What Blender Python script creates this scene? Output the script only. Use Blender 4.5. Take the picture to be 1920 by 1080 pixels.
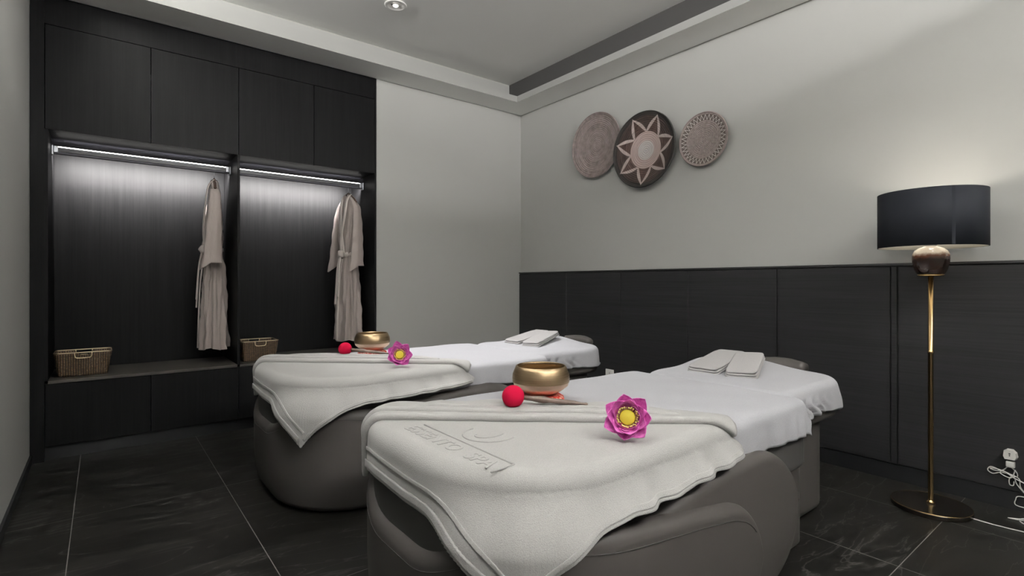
import bpy, bmesh, math, random
import numpy as np
from mathutils import Vector, Matrix
PI = math.pi
random.seed(4)
for o in list(bpy.data.objects):
    bpy.data.objects.remove(o)
scene = bpy.context.scene
COL = scene.collection
R = math.radians

# ---------------------------------------------------------------- camera
CAMH = 1.05
cam_d = bpy.data.cameras.new('camera')
cam_d.sensor_width = 36.0
cam_d.lens = 976.0 / 1920 * 36.0
cam_d.shift_y = -10.0 / 1920
cam_d.clip_start = 0.02
cam = bpy.data.objects.new('camera', cam_d)
COL.objects.link(cam)
cam.location = (0, 0, CAMH)
cam.rotation_euler = (R(90), 0, -math.atan2(.618, .786))
scene.camera = cam

# ---------------------------------------------------------------- world / exposure
world = bpy.data.worlds.new('world')
scene.world = world
world.use_nodes = True
world.node_tree.nodes['Background'].inputs[0].default_value = (.5, .5, .52, 1)
world.node_tree.nodes['Background'].inputs[1].default_value = 0.0
scene.view_settings.view_transform = 'Standard'
scene.view_settings.look = 'None'
scene.view_settings.gamma = 1.0
scene.view_settings.exposure = 0.19
scene.view_settings.use_curve_mapping = False

# room frame: X along the wardrobe wall, Y along the panelled wall
XL, XR, YB, YN = -0.333, 3.325, 4.085, -1.7
ZS, ZL, ZC = 2.74, 2.795, 2.945       # soffit, lip top, ceiling

def area(name, loc, rot, sx, sy, power, col=(1, 1, 1), spread=180, shape='RECTANGLE'):
    l = bpy.data.lights.new(name, 'AREA')
    l.shape = shape; l.size = sx; l.size_y = sy
    l.energy = power; l.color = col; l.spread = R(spread)
    o = bpy.data.objects.new(name, l); COL.objects.link(o)
    o.location = loc; o.rotation_euler = rot
    return o

def spot(name, loc, power, deg=100, blend=.8, rad=.04, col=(1, 1, 1), aim=None):
    l = bpy.data.lights.new(name, 'SPOT')
    l.energy = power; l.spot_size = R(deg); l.spot_blend = blend
    l.shadow_soft_size = rad; l.color = col
    o = bpy.data.objects.new(name, l); COL.objects.link(o); o.location = loc
    if aim: o.rotation_euler = (Vector(aim) - Vector(loc)).to_track_quat('-Z', 'Y').to_euler()
    return o
NEUT = (1.0, .985, .97)
# recessed ceiling lamps (fixtures are built below at the same places)
DOWN = [(1.57, 3.28, 100, 62), (1.75, 2.35, 6, 130), (1.35, 1.35, 3, 130), (2.35, .25, 10, 150), (.45, -.35, 8, 150)]
for (x, y, p, dg) in DOWN:
    spot('downlight_lamp', (x, y, ZC - .035), p * 2.2, dg, 1.0, .05, NEUT, aim=(1.95, 2.9, .6) if y > 3 else None)
# added fill lamps, out of view on the ledges of the tray ceiling
area('fill_lamp_left', (-.15, 1.1, ZL + .02), (0, R(-166), 0), .03, 4.6, 210, NEUT)
area('fill_lamp_near', (1.5, -1.5, ZL + .02), (R(160), 0, 0), 2.9, .03, 350, NEUT)

# ---------------------------------------------------------------- material helpers
MATS = {}
def mat(name, col, rough=.6, metal=0.0, spec=.5, setup=None, emit=None, emit_s=0, sheen=0, trans=0):
    m = bpy.data.materials.new(name); m.use_nodes = True
    nt = m.node_tree; b = nt.nodes['Principled BSDF']
    b.inputs['Base Color'].default_value = (*col, 1)
    b.inputs['Roughness'].default_value = rough
    b.inputs['Metallic'].default_value = metal
    b.inputs['Specular IOR Level'].default_value = spec
    if sheen: b.inputs['Sheen Weight'].default_value = sheen
    if trans: b.inputs['Transmission Weight'].default_value = trans
    if emit:
        b.inputs['Emission Color'].default_value = (*emit, 1)
        b.inputs['Emission Strength'].default_value = emit_s
    if setup: setup(nt, b)
    MATS[name] = m
    return m

def N(nt, t, **kw):
    n = nt.nodes.new(t)
    for k, v in kw.items():
        if hasattr(n, k) and not k[0].isupper(): setattr(n, k, v)
        else: n.inputs[k.replace('_', ' ')].default_value = v
    return n

def ramp(nt, fac, stops):
    r = nt.nodes.new('ShaderNodeValToRGB')
    e = r.color_ramp.elements
    while len(e) < len(stops): e.new(.5)
    for i, (p, c) in enumerate(stops):
        e[i].position = p; e[i].color = (*c, 1)
    nt.links.new(fac, r.inputs[0])
    return r

def coords(nt, scale=(1, 1, 1), rot=(0, 0, 0), loc=(0, 0, 0), kind='Object'):
    tc = nt.nodes.new('ShaderNodeTexCoord')
    mp = nt.nodes.new('ShaderNodeMapping')
    mp.inputs['Scale'].default_value = scale
    mp.inputs['Rotation'].default_value = rot
    mp.inputs['Location'].default_value = loc
    nt.links.new(tc.outputs[kind], mp.inputs[0])
    return mp.outputs[0]

def add_bump(nt, b, h, strength=.3, dist=.002):
    bp = nt.nodes.new('ShaderNodeBump')
    bp.inputs['Strength'].default_value = strength
    bp.inputs['Distance'].default_value = dist
    nt.links.new(h, bp.inputs['Height'])
    nt.links.new(bp.outputs[0], b.inputs['Normal'])

def noise_bump(scale=(200, 200, 200), strength=.3, dist=.002, detail=2, sc=1.0):
    def f(nt, b):
        v = coords(nt, scale)
        n = N(nt, 'ShaderNodeTexNoise', Scale=sc, Detail=detail)
        nt.links.new(v, n.inputs['Vector'])
        add_bump(nt, b, n.outputs[0], strength, dist)
    return f

def wood(scale, lo, hi):
    def f(nt, b):
        v = coords(nt, scale)
        n = N(nt, 'ShaderNodeTexNoise', Scale=1.0, Detail=6.0, Roughness=.65, Distortion=.15)
        nt.links.new(v, n.inputs['Vector'])
        v2 = coords(nt, tuple(s * .22 for s in scale), loc=(3, 5, 1))
        n2 = N(nt, 'ShaderNodeTexNoise', Scale=1.0, Detail=3.0)
        nt.links.new(v2, n2.inputs['Vector'])
        mx = N(nt, 'ShaderNodeMath', operation='MULTIPLY_ADD')
        nt.links.new(n2.outputs[0], mx.inputs[0]); mx.inputs[1].default_value = .5
        nt.links.new(n.outputs[0], mx.inputs[2])
        r = ramp(nt, mx.outputs[0], [(.5, lo), (.95, hi)])
        nt.links.new(r.outputs[0], b.inputs['Base Color'])
        add_bump(nt, b, n.outputs[0], .25, .0008)
    return f

mat('paint', (.40, .40, .382), .75, spec=.3, setup=noise_bump((60, 60, 60), .05, .001))
mat('paint_ceiling', (.90, .90, .87), .8, spec=.3)
mat('paint_ceiling_dimmed', (.33, .33, .315), .8, spec=.3)  # same ceiling paint, shade put into its colour for the upright faces
mat('cove_shade', (.065, .064, .062), .8, spec=.2)  # painted shade: dark tone for the shaded right face of the cove
WLO, WHI = (.0018, .0018, .0021), (.0066, .0064, .0068)
mat('wood_vertical', (.03, .03, .03), .5, spec=.09, setup=wood((90, 90, 2.2), WLO, WHI))
mat('wood_horizontal', (.03, .03, .03), .5, spec=.22, setup=wood((60, 2.0, 110), (.006, .006, .0065), (.0155, .015, .016)))
mat('wood_shelf', (.05, .045, .04), .42, setup=wood((2.0, 90, 90), (.035, .031, .028), (.06, .053, .047)))
mat('black_trim', (.008, .008, .009), .4)
mat('aluminium', (.42, .43, .46), .35, 1.0)
mat('dark_rail', (.03, .03, .033), .4, .3)
mat('rail_grey', (.10, .105, .125), .6)
mat('led', (1, 1, 1), .5, emit=(1, .97, .93), emit_s=9.0)
mat('lamp_glow', (1, 1, 1), .5, emit=(1, .95, .88), emit_s=6.0)
mat('white_plastic', (.75, .74, .71), .4)
mat('grey_mark', (.08, .08, .08), .5)
mat('leather', (.055, .050, .047), .5, spec=.22, setup=noise_bump((500, 500, 500), .08, .0006))
mat('leather_dark', (.055, .053, .051), .5, spec=.4, setup=noise_bump((500, 500, 500), .08, .0006))
mat('stitch', (.025, .023, .022), .7)

def terry(col, big=.25):
    def f(nt, b):
        v = coords(nt, (1, 1, 1))
        n = N(nt, 'ShaderNodeTexNoise', Scale=380.0, Detail=3.0)
        n2 = N(nt, 'ShaderNodeTexNoise', Scale=14.0, Detail=4.0)
        for q in (n, n2): nt.links.new(v, q.inputs['Vector'])
        mx = N(nt, 'ShaderNodeMath', operation='MULTIPLY_ADD')
        nt.links.new(n2.outputs[0], mx.inputs[0]); mx.inputs[1].default_value = 1.6 * big
        nt.links.new(n.outputs[0], mx.inputs[2])
        add_bump(nt, b, mx.outputs[0], .55, .0024)
        r = ramp(nt, n.outputs[0], [(.3, tuple(c * .86 for c in col)), (.7, col)])
        nt.links.new(r.outputs[0], b.inputs['Base Color'])
    return f
mat('terry', (.8, .79, .76), .95, spec=.1, sheen=.3, setup=terry((.42, .413, .402)))
mat('sheet', (.8, .8, .83), .9, spec=.15, sheen=.1, setup=terry((.45, .45, .478), .5))
mat('small_towel', (.74, .72, .70), .95, spec=.1, setup=terry((.40, .388, .388)))

def stone(nt, b):
    v = coords(nt, (1, 1, 1))
    # marbling
    v1 = coords(nt, (1.2, 3.6, 1), rot=(0, 0, R(24)))
    n = N(nt, 'ShaderNodeTexNoise', Scale=1.6, Detail=8.0, Roughness=.62, Distortion=1.2)
    nt.links.new(v1, n.inputs['Vector'])
    base = ramp(nt, n.outputs[0], [(.35, (.005, .0047, .0042)), (.55, (.009, .0083, .0072)), (.72, (.020, .018, .0155))])
    w = N(nt, 'ShaderNodeTexNoise', Scale=1.1, Detail=5.0, Distortion=2.2)
    v2 = coords(nt, (1.0, 4.2, 1), rot=(0, 0, R(14)), loc=(4, 2, 0)); nt.links.new(v2, w.inputs['Vector'])
    sub = N(nt, 'ShaderNodeMath', operation='SUBTRACT'); nt.links.new(w.outputs[0], sub.inputs[0]); sub.inputs[1].default_value = .5
    ab = N(nt, 'ShaderNodeMath', operation='ABSOLUTE'); nt.links.new(sub.outputs[0], ab.inputs[0])
    vein = ramp(nt, ab.outputs[0], [(0.0, (1, 1, 1)), (.012, (0, 0, 0))])
    mx = N(nt, 'ShaderNodeMixRGB', blend_type='MIX')
    mul = N(nt, 'ShaderNodeMath', operation='MULTIPLY'); nt.links.new(vein.outputs[0], mul.inputs[0]); mul.inputs[1].default_value = .6
    nt.links.new(mul.outputs[0], mx.inputs[0]); nt.links.new(base.outputs[0], mx.inputs[1]); mx.inputs[2].default_value = (.09, .085, .08, 1)
    # grout: tiles .605 (x) by 1.2 (y)
    sep = nt.nodes.new('ShaderNodeSeparateXYZ'); nt.links.new(v, sep.inputs[0])
    def line(out, off, period, wd):
        a = N(nt, 'ShaderNodeMath', operation='ADD'); nt.links.new(out, a.inputs[0]); a.inputs[1].default_value = -off + 50 * period
        d = N(nt, 'ShaderNodeMath', operation='DIVIDE'); nt.links.new(a.outputs[0], d.inputs[0]); d.inputs[1].default_value = period
        fr = N(nt, 'ShaderNodeMath', operation='FRACT'); nt.links.new(d.outputs[0], fr.inputs[0])
        c = N(nt, 'ShaderNodeMath', operation='SUBTRACT'); nt.links.new(fr.outputs[0], c.inputs[0]); c.inputs[1].default_value = .5
        ab_ = N(nt, 'ShaderNodeMath', operation='ABSOLUTE'); nt.links.new(c.outputs[0], ab_.inputs[0])
        g = N(nt, 'ShaderNodeMath', operation='GREATER_THAN'); nt.links.new(ab_.outputs[0], g.inputs[0]); g.inputs[1].default_value = .5 - wd / period
        return g.outputs[0]
    mxx = N(nt, 'ShaderNodeMath', operation='MAXIMUM')
    nt.links.new(line(sep.outputs[0], -.105, .605, .0013), mxx.inputs[0])
    nt.links.new(line(sep.outputs[1], .63, 1.2, .0013), mxx.inputs[1])
    m2 = N(nt, 'ShaderNodeMixRGB', blend_type='MIX')
    nt.links.new(mxx.outputs[0], m2.inputs[0]); nt.links.new(mx.outputs[0], m2.inputs[1]); m2.inputs[2].default_value = (.22, .21, .2, 1)
    nt.links.new(m2.outputs[0], b.inputs['Base Color'])
    r2 = ramp(nt, n.outputs[0], [(.3, (.32,) * 3), (.7, (.45,) * 3)])
    nt.links.new(r2.outputs[0], b.inputs['Roughness'])
mat('stone_floor', (.03, .03, .03), .35, spec=.28, setup=stone)

def hammered(nt, b):
    v = coords(nt, (1, 1, 1))
    n = N(nt, 'ShaderNodeTexNoise', Scale=60.0, Detail=1.0); nt.links.new(v, n.inputs['Vector'])
    v2 = coords(nt, (8, 8, 500)); n2 = N(nt, 'ShaderNodeTexNoise', Scale=1.0, Detail=2.0); nt.links.new(v2, n2.inputs['Vector'])
    add_bump(nt, b, n2.outputs[0], .15, .0008)
    r = ramp(nt, n2.outputs[0], [(.3, (.27, .19, .11)), (.7, (.40, .295, .18))])
    nt.links.new(r.outputs[0], b.inputs['Base Color'])
mat('brass', (.62, .43, .2), .36, 1.0, setup=hammered)
mat('brass_polished', (.78, .58, .42), .40, 1.0)
mat('gold_pole', (.48, .33, .16), .22, 1.0)
mat('lamp_base', (.02, .016, .013), .18, .5)
mat('gold_wire', (.75, .62, .42), .3, 1.0)
mat('shade_black', (.008, .009, .012), .8, spec=.15, setup=noise_bump((700, 700, 900), .3, .0006))
mat('shade_lining', (.75, .72, .64), .7)
mat('glass', (.9, .9, .9), .05, trans=1.0)
mat('red_felt', (.36, .004, .03), .9, spec=.1, setup=noise_bump((600, 600, 600), .4, .001))
mat('walnut', (.16, .085, .06), .45, setup=wood((25, 25, 25), (.06, .042, .034), (.15, .10, .08)))

def brocade(nt, b):
    v = coords(nt, (1, 1, 1))
    n = N(nt, 'ShaderNodeTexVoronoi', Scale=42.0); n.feature = 'DISTANCE_TO_EDGE'; nt.links.new(v, n.inputs['Vector'])
    r = ramp(nt, n.outputs[0], [(0.0, (.5, .02, .015)), (.12, (.45, .03, .02)), (.2, (.7, .45, .36)), (.5, (.42, .02, .02))])
    nt.links.new(r.outputs[0], b.inputs['Base Color'])
mat('brocade', (.5, .05, .04), .6, setup=brocade)
mat('brocade_side', (.38, .02, .02), .6)

def petal(nt, b):
    v = coords(nt, (1, 1, 1))
    n = N(nt, 'ShaderNodeTexNoise', Scale=90.0, Detail=3.0); nt.links.new(v, n.inputs['Vector'])
    r = ramp(nt, n.outputs[0], [(.3, (.55, .06, .36)), (.7, (.82, .24, .62))])
    nt.links.new(r.outputs[0], b.inputs['Base Color'])
mat('petal', (.6, .08, .4), .5, setup=petal)
mat('pollen', (.62, .50, .04), .7)
mat('stamen', (.85, .70, .25), .7)

def wicker(nt, b):
    v = coords(nt, (1, 1, 1))
    w = N(nt, 'ShaderNodeTexWave', Scale=34.0, Distortion=0.6); w.bands_direction = 'Z'; nt.links.new(v, w.inputs['Vector'])
    w2 = N(nt, 'ShaderNodeTexWave', Scale=26.0, Distortion=1.0); w2.bands_direction = 'X'; nt.links.new(v, w2.inputs['Vector'])
    m = N(nt, 'ShaderNodeMath', operation='MULTIPLY'); nt.links.new(w.outputs['Fac'], m.inputs[0]); nt.links.new(w2.outputs['Fac'], m.inputs[1])
    n = N(nt, 'ShaderNodeTexNoise', Scale=60.0); nt.links.new(v, n.inputs['Vector'])
    a = N(nt, 'ShaderNodeMath', operation='MULTIPLY'); nt.links.new(m.outputs[0], a.inputs[0]); nt.links.new(n.outputs[0], a.inputs[1])
    r = ramp(nt, a.outputs[0], [(.05, (.03, .016, .007)), (.45, (.22, .13, .06))])
    nt.links.new(r.outputs[0], b.inputs['Base Color'])
    add_bump(nt, b, m.outputs[0], .8, .004)
mat('wicker', (.2, .12, .05), .6, setup=wicker)
mat('robe', (.34, .29, .27), .55, spec=.4, sheen=.2, setup=noise_bump((30, 30, 14), .5, .01, 3))
mat('robe_trim', (.60, .54, .50), .5, sheen=.2, setup=noise_bump((60, 60, 30), .4, .006, 3))
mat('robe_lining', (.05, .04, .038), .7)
mat('hanger_wood', (.05, .025, .015), .4)

def ceramic(nt, b):
    tc = nt.nodes.new('ShaderNodeTexCoord'); sep = nt.nodes.new('ShaderNodeSeparateXYZ')
    nt.links.new(tc.outputs['Object'], sep.inputs[0])
    n = N(nt, 'ShaderNodeTexNoise', Scale=45.0, Detail=4.0); nt.links.new(tc.outputs['Object'], n.inputs['Vector'])
    m = N(nt, 'ShaderNodeMath', operation='MULTIPLY_ADD'); nt.links.new(n.outputs[0], m.inputs[0]); m.inputs[1].default_value = .03
    nt.links.new(sep.outputs[2], m.inputs[2])
    mr = N(nt, 'ShaderNodeMapRange'); nt.links.new(m.outputs[0], mr.inputs[0])
    mr.inputs[1].default_value = 1.085; mr.inputs[2].default_value = 1.225
    r = ramp(nt, mr.outputs[0], [(.1, (.02, .012, .01)), (.62, (.035, .018, .014)), (.74, (.12, .045, .025)), (.86, (.55, .49, .42))])
    nt.links.new(r.outputs[0], b.inputs['Base Color'])
mat('ceramic', (.1, .05, .04), .12, spec=.6, setup=ceramic)

# radial basketry patterns for the three wall plates (object space: Z = plate axis)
def polar(nt):
    tc = nt.nodes.new('ShaderNodeTexCoord'); sep = nt.nodes.new('ShaderNodeSeparateXYZ'); nt.links.new(tc.outputs['Object'], sep.inputs[0])
    x2 = N(nt, 'ShaderNodeVectorMath', operation='MULTIPLY'); nt.links.new(tc.outputs['Object'], x2.inputs[0]); x2.inputs[1].default_value = (1, 1, 0)
    ln = N(nt, 'ShaderNodeVectorMath', operation='LENGTH'); nt.links.new(x2.outputs[0], ln.inputs[0])
    at = N(nt, 'ShaderNodeMath', operation='ARCTAN2'); nt.links.new(sep.outputs[1], at.inputs[0]); nt.links.new(sep.outputs[0], at.inputs[1])
    return tc.outputs['Object'], ln.outputs['Value'], at.outputs[0]

def M_(nt, op, a, b=None, c=None):
    n = nt.nodes.new('ShaderNodeMath'); n.operation = op
    for i, v in enumerate((a, b, c)):
        if v is None: continue
        if isinstance(v, (int, float)): n.inputs[i].default_value = v
        else: nt.links.new(v, n.inputs[i])
    return n.outputs[0]

def mixc(nt, fac, a, b):
    m = nt.nodes.new('ShaderNodeMixRGB')
    nt.links.new(fac, m.inputs[0])
    for i, v in ((1, a), (2, b)):
        if isinstance(v, tuple): m.inputs[i].default_value = (*v, 1)
        else: nt.links.new(v, m.inputs[i])
    return m.outputs[0]

def coil_bump(nt, b, r, k, st=.6):
    s = M_(nt, 'SINE', M_(nt, 'MULTIPLY', r, k))
    add_bump(nt, b, s, st, .003)
    return s

def plate_plain(nt, b):
    o, r, a = polar(nt)
    n = N(nt, 'ShaderNodeTexNoise', Scale=30.0, Detail=4.0); nt.links.new(o, n.inputs['Vector'])
    base = ramp(nt, n.outputs[0], [(.3, (.17, .135, .125)), (.7, (.27, .222, .212))]).outputs[0]
    s = coil_bump(nt, b, r, 420)
    lt = M_(nt, 'MULTIPLY', M_(nt, 'GREATER_THAN', M_(nt, 'SINE', M_(nt, 'MULTIPLY', r, 70)), .1), .3)
    nt.links.new(mixc(nt, lt, base, (.33, .27, .26)), b.inputs['Base Color'])

def plate_star(nt, b):
    o, r, a = polar(nt)
    rn = M_(nt, 'DIVIDE', r, .286)
    # angle folded into one of seven sectors -> 0 at petal axis, 1 at the notch
    sec = M_(nt, 'FRACT', M_(nt, 'ADD', M_(nt, 'MULTIPLY', M_(nt, 'ADD', a, 10 * PI + .25), 7 / (2 * PI)), 0))
    t = M_(nt, 'MULTIPLY', M_(nt, 'ABSOLUTE', M_(nt, 'SUBTRACT', sec, .5)), 2)
    # outline radius of a pointed petal
    tt = M_(nt, 'POWER', t, .75)
    ro = M_(nt, 'SUBTRACT', .93, M_(nt, 'MULTIPLY', tt, .43))
    d = M_(nt, 'ABSOLUTE', M_(nt, 'SUBTRACT', rn, ro))
    wd = M_(nt, 'ADD', .03, M_(nt, 'MULTIPLY', M_(nt, 'SINE', M_(nt, 'MULTIPLY', t, PI)), .045))
    band = M_(nt, 'LESS_THAN', d, wd)
    n = N(nt, 'ShaderNodeTexNoise', Scale=40.0, Detail=3.0); nt.links.new(o, n.inputs['Vector'])
    brown = ramp(nt, n.outputs[0], [(.3, (.035, .018, .014)), (.7, (.075, .042, .034))]).outputs[0]
    c1 = mixc(nt, M_(nt, 'GREATER_THAN', rn, .9), brown, (.012, .011, .01))
    out = M_(nt, 'MULTIPLY', M_(nt, 'GREATER_THAN', rn, ro), .55)
    c1 = mixc(nt, out, c1, (.018, .013, .011))
    c2 = mixc(nt, band, c1, (.42, .35, .33))
    cen = mixc(nt, M_(nt, 'LESS_THAN', rn, .26), (.40, .31, .285), (.47, .44, .43))
    c3 = mixc(nt, M_(nt, 'LESS_THAN', rn, .5), c2, cen)
    nt.links.new(c3, b.inputs['Base Color'])
    coil_bump(nt, b, r, 420, .5)

def plate_lace(nt, b):
    o, r, a = polar(nt)
    rn = M_(nt, 'DIVIDE', r, .185)
    n = N(nt, 'ShaderNodeTexNoise', Scale=70.0, Detail=4.0); nt.links.new(o, n.inputs['Vector'])
    base = ramp(nt, n.outputs[0], [(.3, (.19, .155, .145)), (.7, (.30, .252, .24))]).outputs[0]
    zig = M_(nt, 'ABSOLUTE', M_(nt, 'SUBTRACT', M_(nt, 'FRACT', M_(nt, 'MULTIPLY', M_(nt, 'ADD', a, 4), 34 / (2 * PI))), .5))
    zr = M_(nt, 'ADD', .72, M_(nt, 'MULTIPLY', zig, .38))
    zb = M_(nt, 'LESS_THAN', M_(nt, 'ABSOLUTE', M_(nt, 'SUBTRACT', rn, zr)), .028)
    ring = M_(nt, 'MULTIPLY', M_(nt, 'GREATER_THAN', rn, .72), M_(nt, 'LESS_THAN', rn, .92))
    c = mixc(nt, ring, base, (.10, .08, .07))
    c = mixc(nt, M_(nt, 'MULTIPLY', ring, zb), c, (.50, .46, .44))
    nt.links.new(c, b.inputs['Base Color'])
    coil_bump(nt, b, r, 520, .5)
mat('plate_plain', (.3, .25, .24), .8, setup=plate_plain)
mat('plate_star', (.3, .25, .24), .8, setup=plate_star)
mat('plate_lace', (.3, .25, .24), .8, setup=plate_lace)

# ---------------------------------------------------------------- object helpers
def obj(name, bm, m, parent=None, loc=None, smooth=False, rot=None):
    me = bpy.data.meshes.new(name)
    if smooth:
        for f in bm.faces: f.smooth = True
    bm.to_mesh(me); bm.free()
    for x in (m if isinstance(m, (list, tuple)) else [m]):
        me.materials.append(MATS[x])
    o = bpy.data.objects.new(name, me); COL.objects.link(o)
    if parent: o.parent = parent
    if loc: o.location = loc
    if rot: o.rotation_euler = rot
    return o

def tag(o, label, cat=None, group=None):
    o['label'] = label
    if cat: o['category'] = cat
    if group: o['group'] = group
    return o

def thing(name, label, cat, loc=(0, 0, 0), rotz=0, group=None):
    o = bpy.data.objects.new(name, None); COL.objects.link(o)
    o.empty_display_size = .05
    o.location = loc; o.rotation_euler = (0, 0, rotz)
    return tag(o, label, cat, group)

def struct(name, bm, m, parent=None, smooth=False):
    o = obj(name, bm, m, parent, smooth=smooth)
    if not parent: o['kind'] = 'structure'
    return o

def bx(bm, x0, x1, y0, y1, z0, z1, bev=0, seg=2, mi=0):
    r = bmesh.ops.create_cube(bm, size=1)
    vs = r['verts']
    for v in vs:
        v.co = Vector(((x0 + x1) / 2 + v.co.x * (x1 - x0), (y0 + y1) / 2 + v.co.y * (y1 - y0), (z0 + z1) / 2 + v.co.z * (z1 - z0)))
    if bev:
        es = list({e for v in vs for e in v.link_edges})
        r = bmesh.ops.bevel(bm, geom=es, offset=bev, segments=seg, profile=.5, affect='EDGES')
        if mi:
            for f in r['faces']: f.material_index = mi
    if mi:
        for v in vs:
            if v.is_valid:
                for f in v.link_faces: f.material_index = mi
    return bm

def box(*a, **k):
    return bx(bmesh.new(), *a, **k)

def grid_faces(bm, rows, closed=False, cap0=False, cap1=False, mi=0):
    """rows: list of lists of Vectors -> quads; closed wraps each row"""
    vr = [[bm.verts.new(p) for p in r] for r in rows]
    n = len(vr[0])
    for i in range(len(vr) - 1):
        for j in range(n if closed else n - 1):
            k = (j + 1) % n
            f = bm.faces.new((vr[i][j], vr[i][k], vr[i + 1][k], vr[i + 1][j])); f.material_index = mi
    if cap0: bm.faces.new(list(reversed(vr[0]))).material_index = mi
    if cap1: bm.faces.new(vr[-1]).material_index = mi
    return vr

def lathe(bm, prof, seg=48, cx=0, cy=0, cap0=False, cap1=False, sx=1, sy=1, mi=0):
    rows = [[Vector((cx + r * math.cos(2 * PI * j / seg) * sx, cy + r * math.sin(2 * PI * j / seg) * sy, z)) for j in range(seg)] for r, z in prof]
    grid_faces(bm, rows, True, cap0, cap1, mi)
    return bm

def tube(bm, pts, r, seg=8, closed=False, cap=True):
    pts = [Vector(p) for p in pts]; n = len(pts)
    rad = r if callable(r) else (lambda t: r)
    rows = []; up = None
    for i, p in enumerate(pts):
        a = pts[i - 1] if (i > 0 or closed) else p
        b = pts[(i + 1) % n] if (i < n - 1 or closed) else p
        t = (b - a).normalized()
        if up is None:
            up = Vector((0, 0, 1)) if abs(t.z) < .9 else Vector((1, 0, 0))
        s = t.cross(up).normalized(); up = s.cross(t).normalized()
        rr = rad(i / max(1, n - 1))
        rows.append([p + (s * math.cos(2 * PI * j / seg) + up * math.sin(2 * PI * j / seg)) * rr for j in range(seg)])
    if closed: rows.append(rows[0])
    grid_faces(bm, rows, True, cap and not closed, cap and not closed)
    if closed: bmesh.ops.remove_doubles(bm, verts=bm.verts, dist=1e-6)
    return bm

def smooth_path(pts, k=8):
    P = [Vector(p) for p in pts]; out = []
    for i in range(len(P) - 1):
        p0 = P[max(0, i - 1)]; p1 = P[i]; p2 = P[i + 1]; p3 = P[min(len(P) - 1, i + 2)]
        for j in range(k):
            t = j / k
            out.append(.5 * ((2 * p1) + (-p0 + p2) * t + (2 * p0 - 5 * p1 + 4 * p2 - p3) * t * t + (-p0 + 3 * p1 - 3 * p2 + p3) * t ** 3))
    out.append(P[-1]); return out

def mod_solid(o, th, off=1.0):
    m = o.modifiers.new('solid', 'SOLIDIFY'); m.thickness = th; m.offset = off
def mod_sub(o, lv=1):
    m = o.modifiers.new('sub', 'SUBSURF'); m.levels = lv; m.render_levels = lv
def sstep(x, a=0., b=1.):
    t = np.clip((x - a) / (b - a), 0, 1); return t * t * (3 - 2 * t)

# ---------------------------------------------------------------- room shell
struct('floor', box(XL - .1, XR + .1, YN - .1, YB + .62, -.1, 0), 'stone_floor')
bm = box(1.784, XR + .1, YB, YB + .65, 0, ZC + .1)
bx(bm, XL - .1, 1.784, YB + .56, YB + .65, 0, ZC + .1)
struct('wall_back', bm, 'paint')
struct('wall_right', box(XR, XR + .1, YN, YB, 0, ZC + .1), 'paint')
struct('wall_left', box(XL - .1, XL, YN, YB + .56, 0, ZC + .1), 'paint')
struct('wall_near', box(XL, XR, YN - .1, YN, 0, ZC + .1), 'paint')
struct('ceiling', box(XL, XR, YN, YB + .5, ZC, ZC + .1), 'paint_ceiling')
# dropped border of the tray ceiling with its lip and cove
bm = bmesh.new()
bx(bm, XL, XR, 3.80, YB, ZS, ZL)
bx(bm, 3.05, XR, YN, 3.80, ZS, ZL)
bx(bm, XL, -.06, YN, 3.80, ZS, ZL)
bx(bm, -.06, 3.05, YN, -1.4, ZS, ZL)
bx(bm, XL, XR, 3.95, YB, ZL, ZC)
bx(bm, 3.08, XR, YN, 3.95, ZL, ZC)
bx(bm, XL, -.26, YN, 3.95, ZL, ZC)
bx(bm, -.26, 3.08, YN, -1.6, ZL, ZC)
for f in bm.faces:
    if f.normal.z < -.5: f.material_index = 1
struct('trim_1', bm, ['paint_ceiling_dimmed', 'paint_ceiling'])
struct('cove_shade_strip', box(3.072, 3.08, YN + .1, 3.95, ZL, ZC), 'cove_shade')  # added strip that carries the painted shade along the right cove
# wainscot on the right wall: cap, plinth recess and flush panels with shadow gaps
wz = 1.153
bm = box(XR - .012, XR, YN, YB, .088, wz - .01)
bx(bm, XR - .026, XR, YN, YB, wz - .012, wz)
wains = struct('trim_2', bm, 'black_trim')
seams = [YB, 3.405, 2.775, 2.158, 1.529, .935]
for i in range(len(seams) - 1):
    obj('panel', box(XR - .022, XR - .012, seams[i + 1] + .002, seams[i] - .002, .09, wz - .018, bev=.0012, seg=1), 'wood_horizontal', wains)
obj('panel_post', box(XR - .026, XR - .012, .906, .931, .09, wz - .018, bev=.0012, seg=1), 'wood_horizontal', wains)
for a, b in ((.902, .30), (.296, -.33), (-.334, -.96), (-.964, YN)):
    obj('panel', box(XR - .022, XR - .012, b + .002, a - .002, .09, wz - .018, bev=.0012, seg=1), 'wood_horizontal', wains)
struct('baseboard_right', box(XR - .015, XR, YN, YB, 0, .086), 'black_trim')
bm = box(XL, XL + .012, YN, YB, 0, .05, bev=.001, seg=1)
struct('baseboard_left', bm, 'black_trim')
struct('baseboard_back', box(1.79, XR - .015, YB - .012, YB, 0, .07), 'black_trim')

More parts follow.
